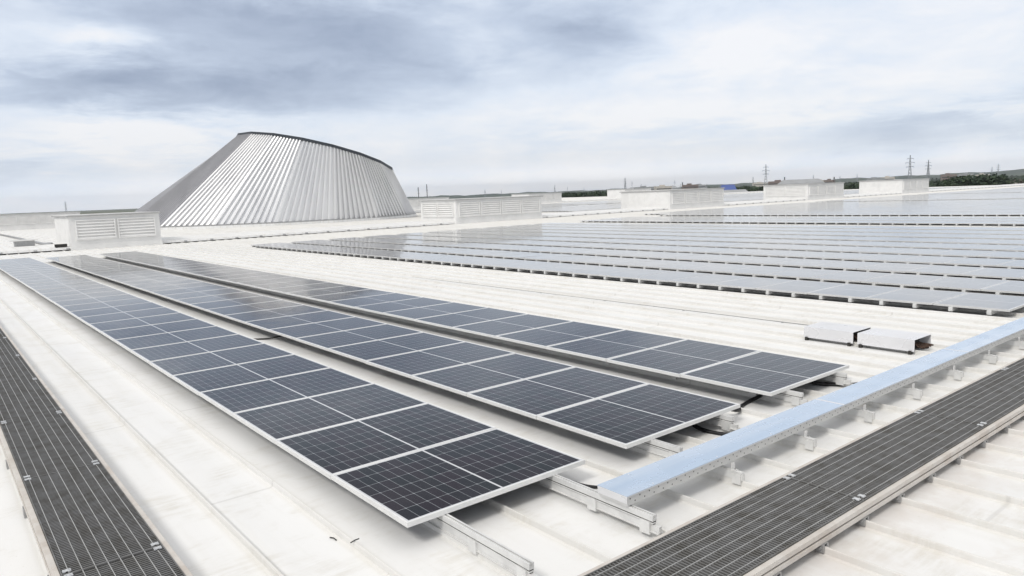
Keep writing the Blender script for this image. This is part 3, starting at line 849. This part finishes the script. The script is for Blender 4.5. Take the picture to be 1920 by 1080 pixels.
shed(55.35, 520, 26, 11, 16, M["shed"], M["bluesheet"], "grey warehouse with a bright blue roof right of the third ventilator", .04)
shed(55.4, 470, 20, 26, 14, M["shed"], M["shed"], "low grey shed in front of the blue roofed warehouse", -.35)
shed(60.4, 1100, 40, 60, 16, M["shed"], M["shed"], "grey factory shed on the horizon over the second ventilator from the right", .22)
shed(49.8, 1500, 60, 110, 22, M["shed"], M["shed"], "long grey works shed on the horizon over the third ventilator", .12)

for i in range(14):
    bb = (49.2, 50.6, 52.6, 53.3, 57.6, 58.9, 59.7, 61.7, 62.3, 65.2, 66.0, 69.6, 70.6, 71.5)[i]
    d_ = rt.uniform(1300, 2200); hh_ = cw.z + d_ * math.tan(rad(rt.uniform(.06, .20))) - GZ
    pp = pol(bb, d_); r_ = empty("works_building", (pp.x, pp.y, GZ), rad(-bb + rt.uniform(-20, 20)))
    l_, w_ = rt.uniform(16, 42), rt.uniform(12, 22)
    q = MB(); q.box(-l_ / 2, l_ / 2, -w_ / 2, w_ / 2, 0, hh_); q.box(-l_ * .2, l_ * .1, -w_ * .2, w_ * .2, hh_ + .01, hh_ + 2.5); q.build("wall", [M["shed"], M["render"], M["brick"]][i % 3], r_)
    q = MB()
    for z_ in (hh_ * .35, hh_ * .7): q.box(-l_ * .46, l_ * .46, -w_ / 2 - .12, -w_ / 2 - .01, z_, z_ + 1.6)
    q.build("window_band", M["glass"], r_)
    tag(r_, "far off flat roofed works building on the hazy horizon", "building", "works buildings on the horizon")
for bb, e_, lb in ((52.05, .34, "thin chimney stack left of the blue roofed warehouse"), (59.3, .42, "thin chimney stack over the left half of the second ventilator from the right"), (62.6, .30, "pale chimney stack near the right end of the second ventilator from the right")):
    d_ = 1700; pp = pol(bb, d_); hh_ = cw.z + d_ * math.tan(rad(e_)) - GZ
    q = MB(); q.tube([(pp.x, pp.y, GZ), (pp.x, pp.y, GZ + hh_ * .5), (pp.x, pp.y, GZ + hh_)], 1.3, 10)
    tag(q.build("chimney_stack", M["shed"]), lb, "chimney", "chimney stacks on the horizon")

# ------------------------------------------------------------------ sky and sun
SUN_AZ, SUN_EL = -108.0, 46.0            # bearing from +Y, elevation
world = bpy.data.worlds.new("World"); SC.world = world; world.use_nodes = True
w = NT(world.node_tree); w.n.clear()
out = w.n.new("ShaderNodeOutputWorld")
sky = w.n.new("ShaderNodeTexSky"); sky.sky_type = "NISHITA"; sky.sun_disc = False
sky.sun_elevation = rad(SUN_EL); sky.sun_rotation = rad(SUN_AZ % 360); sky.air_density = 1.0; sky.dust_density = 1.5
bgs = w.n.new("ShaderNodeBackground"); w.l.new(sky.outputs[0], bgs.inputs[0]); bgs.inputs[1].default_value = .09
dirn = w.n.new("ShaderNodeTexCoord").outputs["Generated"]
dx, dy, dz = w.sep(dirn)
DEG = 180 / math.pi
az = w.math("MULTIPLY", w.math("ARCTAN2", dx, dy), DEG)
el = w.math("MULTIPLY", w.math("ARCSINE", dz), DEG)
# wisps: noise in a cloud-deck projection, foreshortened towards the horizon
hz = w.math("ADD", w.math("MAXIMUM", dz, 0.0), .10)
deck = w.comb(w.math("DIVIDE", dx, hz), w.math("DIVIDE", dy, hz), 0.0)
n4 = w.noise(w.comb(w.math("MULTIPLY", az, .13), w.math("MULTIPLY", el, .34), 7.0), 1.0, 8, .60, .35); n1 = w.noise(deck, .55, 6, .55, .4); n2 = w.noise(deck, 1.9, 9, .64, .4); n3 = w.noise(w.comb(w.math("MULTIPLY", az, .10), w.math("MULTIPLY", el, .33), 3.0), 1.0, 5, .55, .3)
azw = w.math("ADD", az, w.math("MULTIPLY", w.math("SUBTRACT", n3, .5), 14.0))
elw = w.math("ADD", el, w.math("MULTIPLY", w.math("SUBTRACT", n2, .5), 5.0))
lobes = LOBES = [(34, 25, 34, 10, -.6), (22, 9.1, 14, 2.9, -.66), (24, 13.0, 20, 1.9, -.60), (9.5, 11.2, 3.6, 1.1, .50), (7, 7.9, 7, 1.2, -.30), (13, 5.2, 9, 1.1, .30),
         (5, 2.0, 7, 1.6, -.22), (45, 11.0, 6, 1.7, -.5), (38.5, 11.8, 3.5, 2.2, .25), (36, 8.6, 7, 1.8, -.16), (16, 7.9, 12, 1.3, -.20), (40, .8, 60, 1.6, .15), (54, 9.6, 7, 2.0, .24), (49, 5.5, 10, 1.0, .24), (69, 3.4, 9, 1.4, -.32), (62, 1.6, 20, 1.2, -.06), (66, 9, 9, 3, .06)]
v = w.math("ADD", .84, w.math("MULTIPLY", w.math("SUBTRACT", n1, .5), .30))
v = w.math("ADD", v, w.math("MULTIPLY", w.math("SUBTRACT", n2, .5), .48)); v = w.math("ADD", v, w.math("MULTIPLY", w.math("SUBTRACT", n4, .5), .85))
for a0, e0, sa, se, wt in lobes:
    qa = w.math("MULTIPLY", w.math("SUBTRACT", azw, a0), 1 / sa); qe = w.math("MULTIPLY", w.math("SUBTRACT", elw, e0), 1 / se)
    g_ = w.math("EXPONENT", w.math("MULTIPLY", w.math("ADD", w.math("MULTIPLY", qa, qa), w.math("MULTIPLY", qe, qe)), -1.0))
    v = w.math("MULTIPLY_ADD", g_, wt, v)
v = w.math("MULTIPLY_ADD", v, .80, .14)
cr = w.n.new("ShaderNodeValToRGB"); w.put(cr.inputs[0], v)
el_ = cr.color_ramp.elements
el_[0].position = .05; el_[0].color = (.31, .37, .495, 1)
el_[1].position = .95; el_[1].color = (.90, .905, .93, 1)
e2 = el_.new(.44); e2.color = (.54, .615, .745, 1)
e3 = el_.new(.70); e3.color = (.735, .80, .90, 1)
bright = w.math("MULTIPLY", w.ramp(el, 34.0, 66.0, 1.0, 1.28), w.ramp(el, .5, 2.8, 1.38, 1.0))
bgc = w.n.new("ShaderNodeBackground"); w.put(bgc.inputs[0], w.mix(w.ramp(el, 30.0, 48.0), w.mix(w.ramp(el, 14.5, 23.0, 0, .85), cr.outputs[0], (.27, .285, .32, 1)), (.92, .90, .87, 1))); w.put(bgc.inputs[1], bright)
mx = w.n.new("ShaderNodeMixShader"); mx.inputs[0].default_value = .90
w.l.new(bgs.outputs[0], mx.inputs[1]); w.l.new(bgc.outputs[0], mx.inputs[2]); w.l.new(mx.outputs[0], out.inputs[0])

sd = bpy.data.lights.new("sun", "SUN"); sd.energy = 1.5; sd.angle = rad(14); sd.color = (1.0, .965, .91)
so = bpy.data.objects.new("sun", sd); COL.objects.link(so)
sv = Vector((math.sin(rad(SUN_AZ)) * math.cos(rad(SUN_EL)), math.cos(rad(SUN_AZ)) * math.cos(rad(SUN_EL)), math.sin(rad(SUN_EL))))
so.rotation_euler = (-sv).to_track_quat("-Z", "Y").to_euler()
so.location = sv * 60

SC.view_settings.view_transform = "Standard"; SC.view_settings.look = "None"
SC.view_settings.exposure = 0.15; SC.view_settings.gamma = 1.0
SC.view_settings.use_curve_mapping = False
SC.render.engine = "CYCLES"; SC.render.filter_size = 1.15
SC.cycles.use_denoising = True
SC.cycles.max_bounces = 6

hz_ = MB(); hz_.box(-1500, 7600, -400, 7600, GZ - 1.0, 120)
m = bpy.data.materials.new("haze_air"); m.use_nodes = True; m.node_tree.nodes.clear()
pv = m.node_tree.nodes.new("ShaderNodeVolumePrincipled"); mo = m.node_tree.nodes.new("ShaderNodeOutputMaterial")
pv.inputs["Color"].default_value = (.99, .995, 1.0, 1); pv.inputs["Density"].default_value = .00010; pv.inputs["Anisotropy"].default_value = .8
m.node_tree.links.new(pv.outputs[0], mo.inputs["Volume"])
tag(hz_.build("haze", m), "pale summer haze over the plain", "haze", kind="stuff")
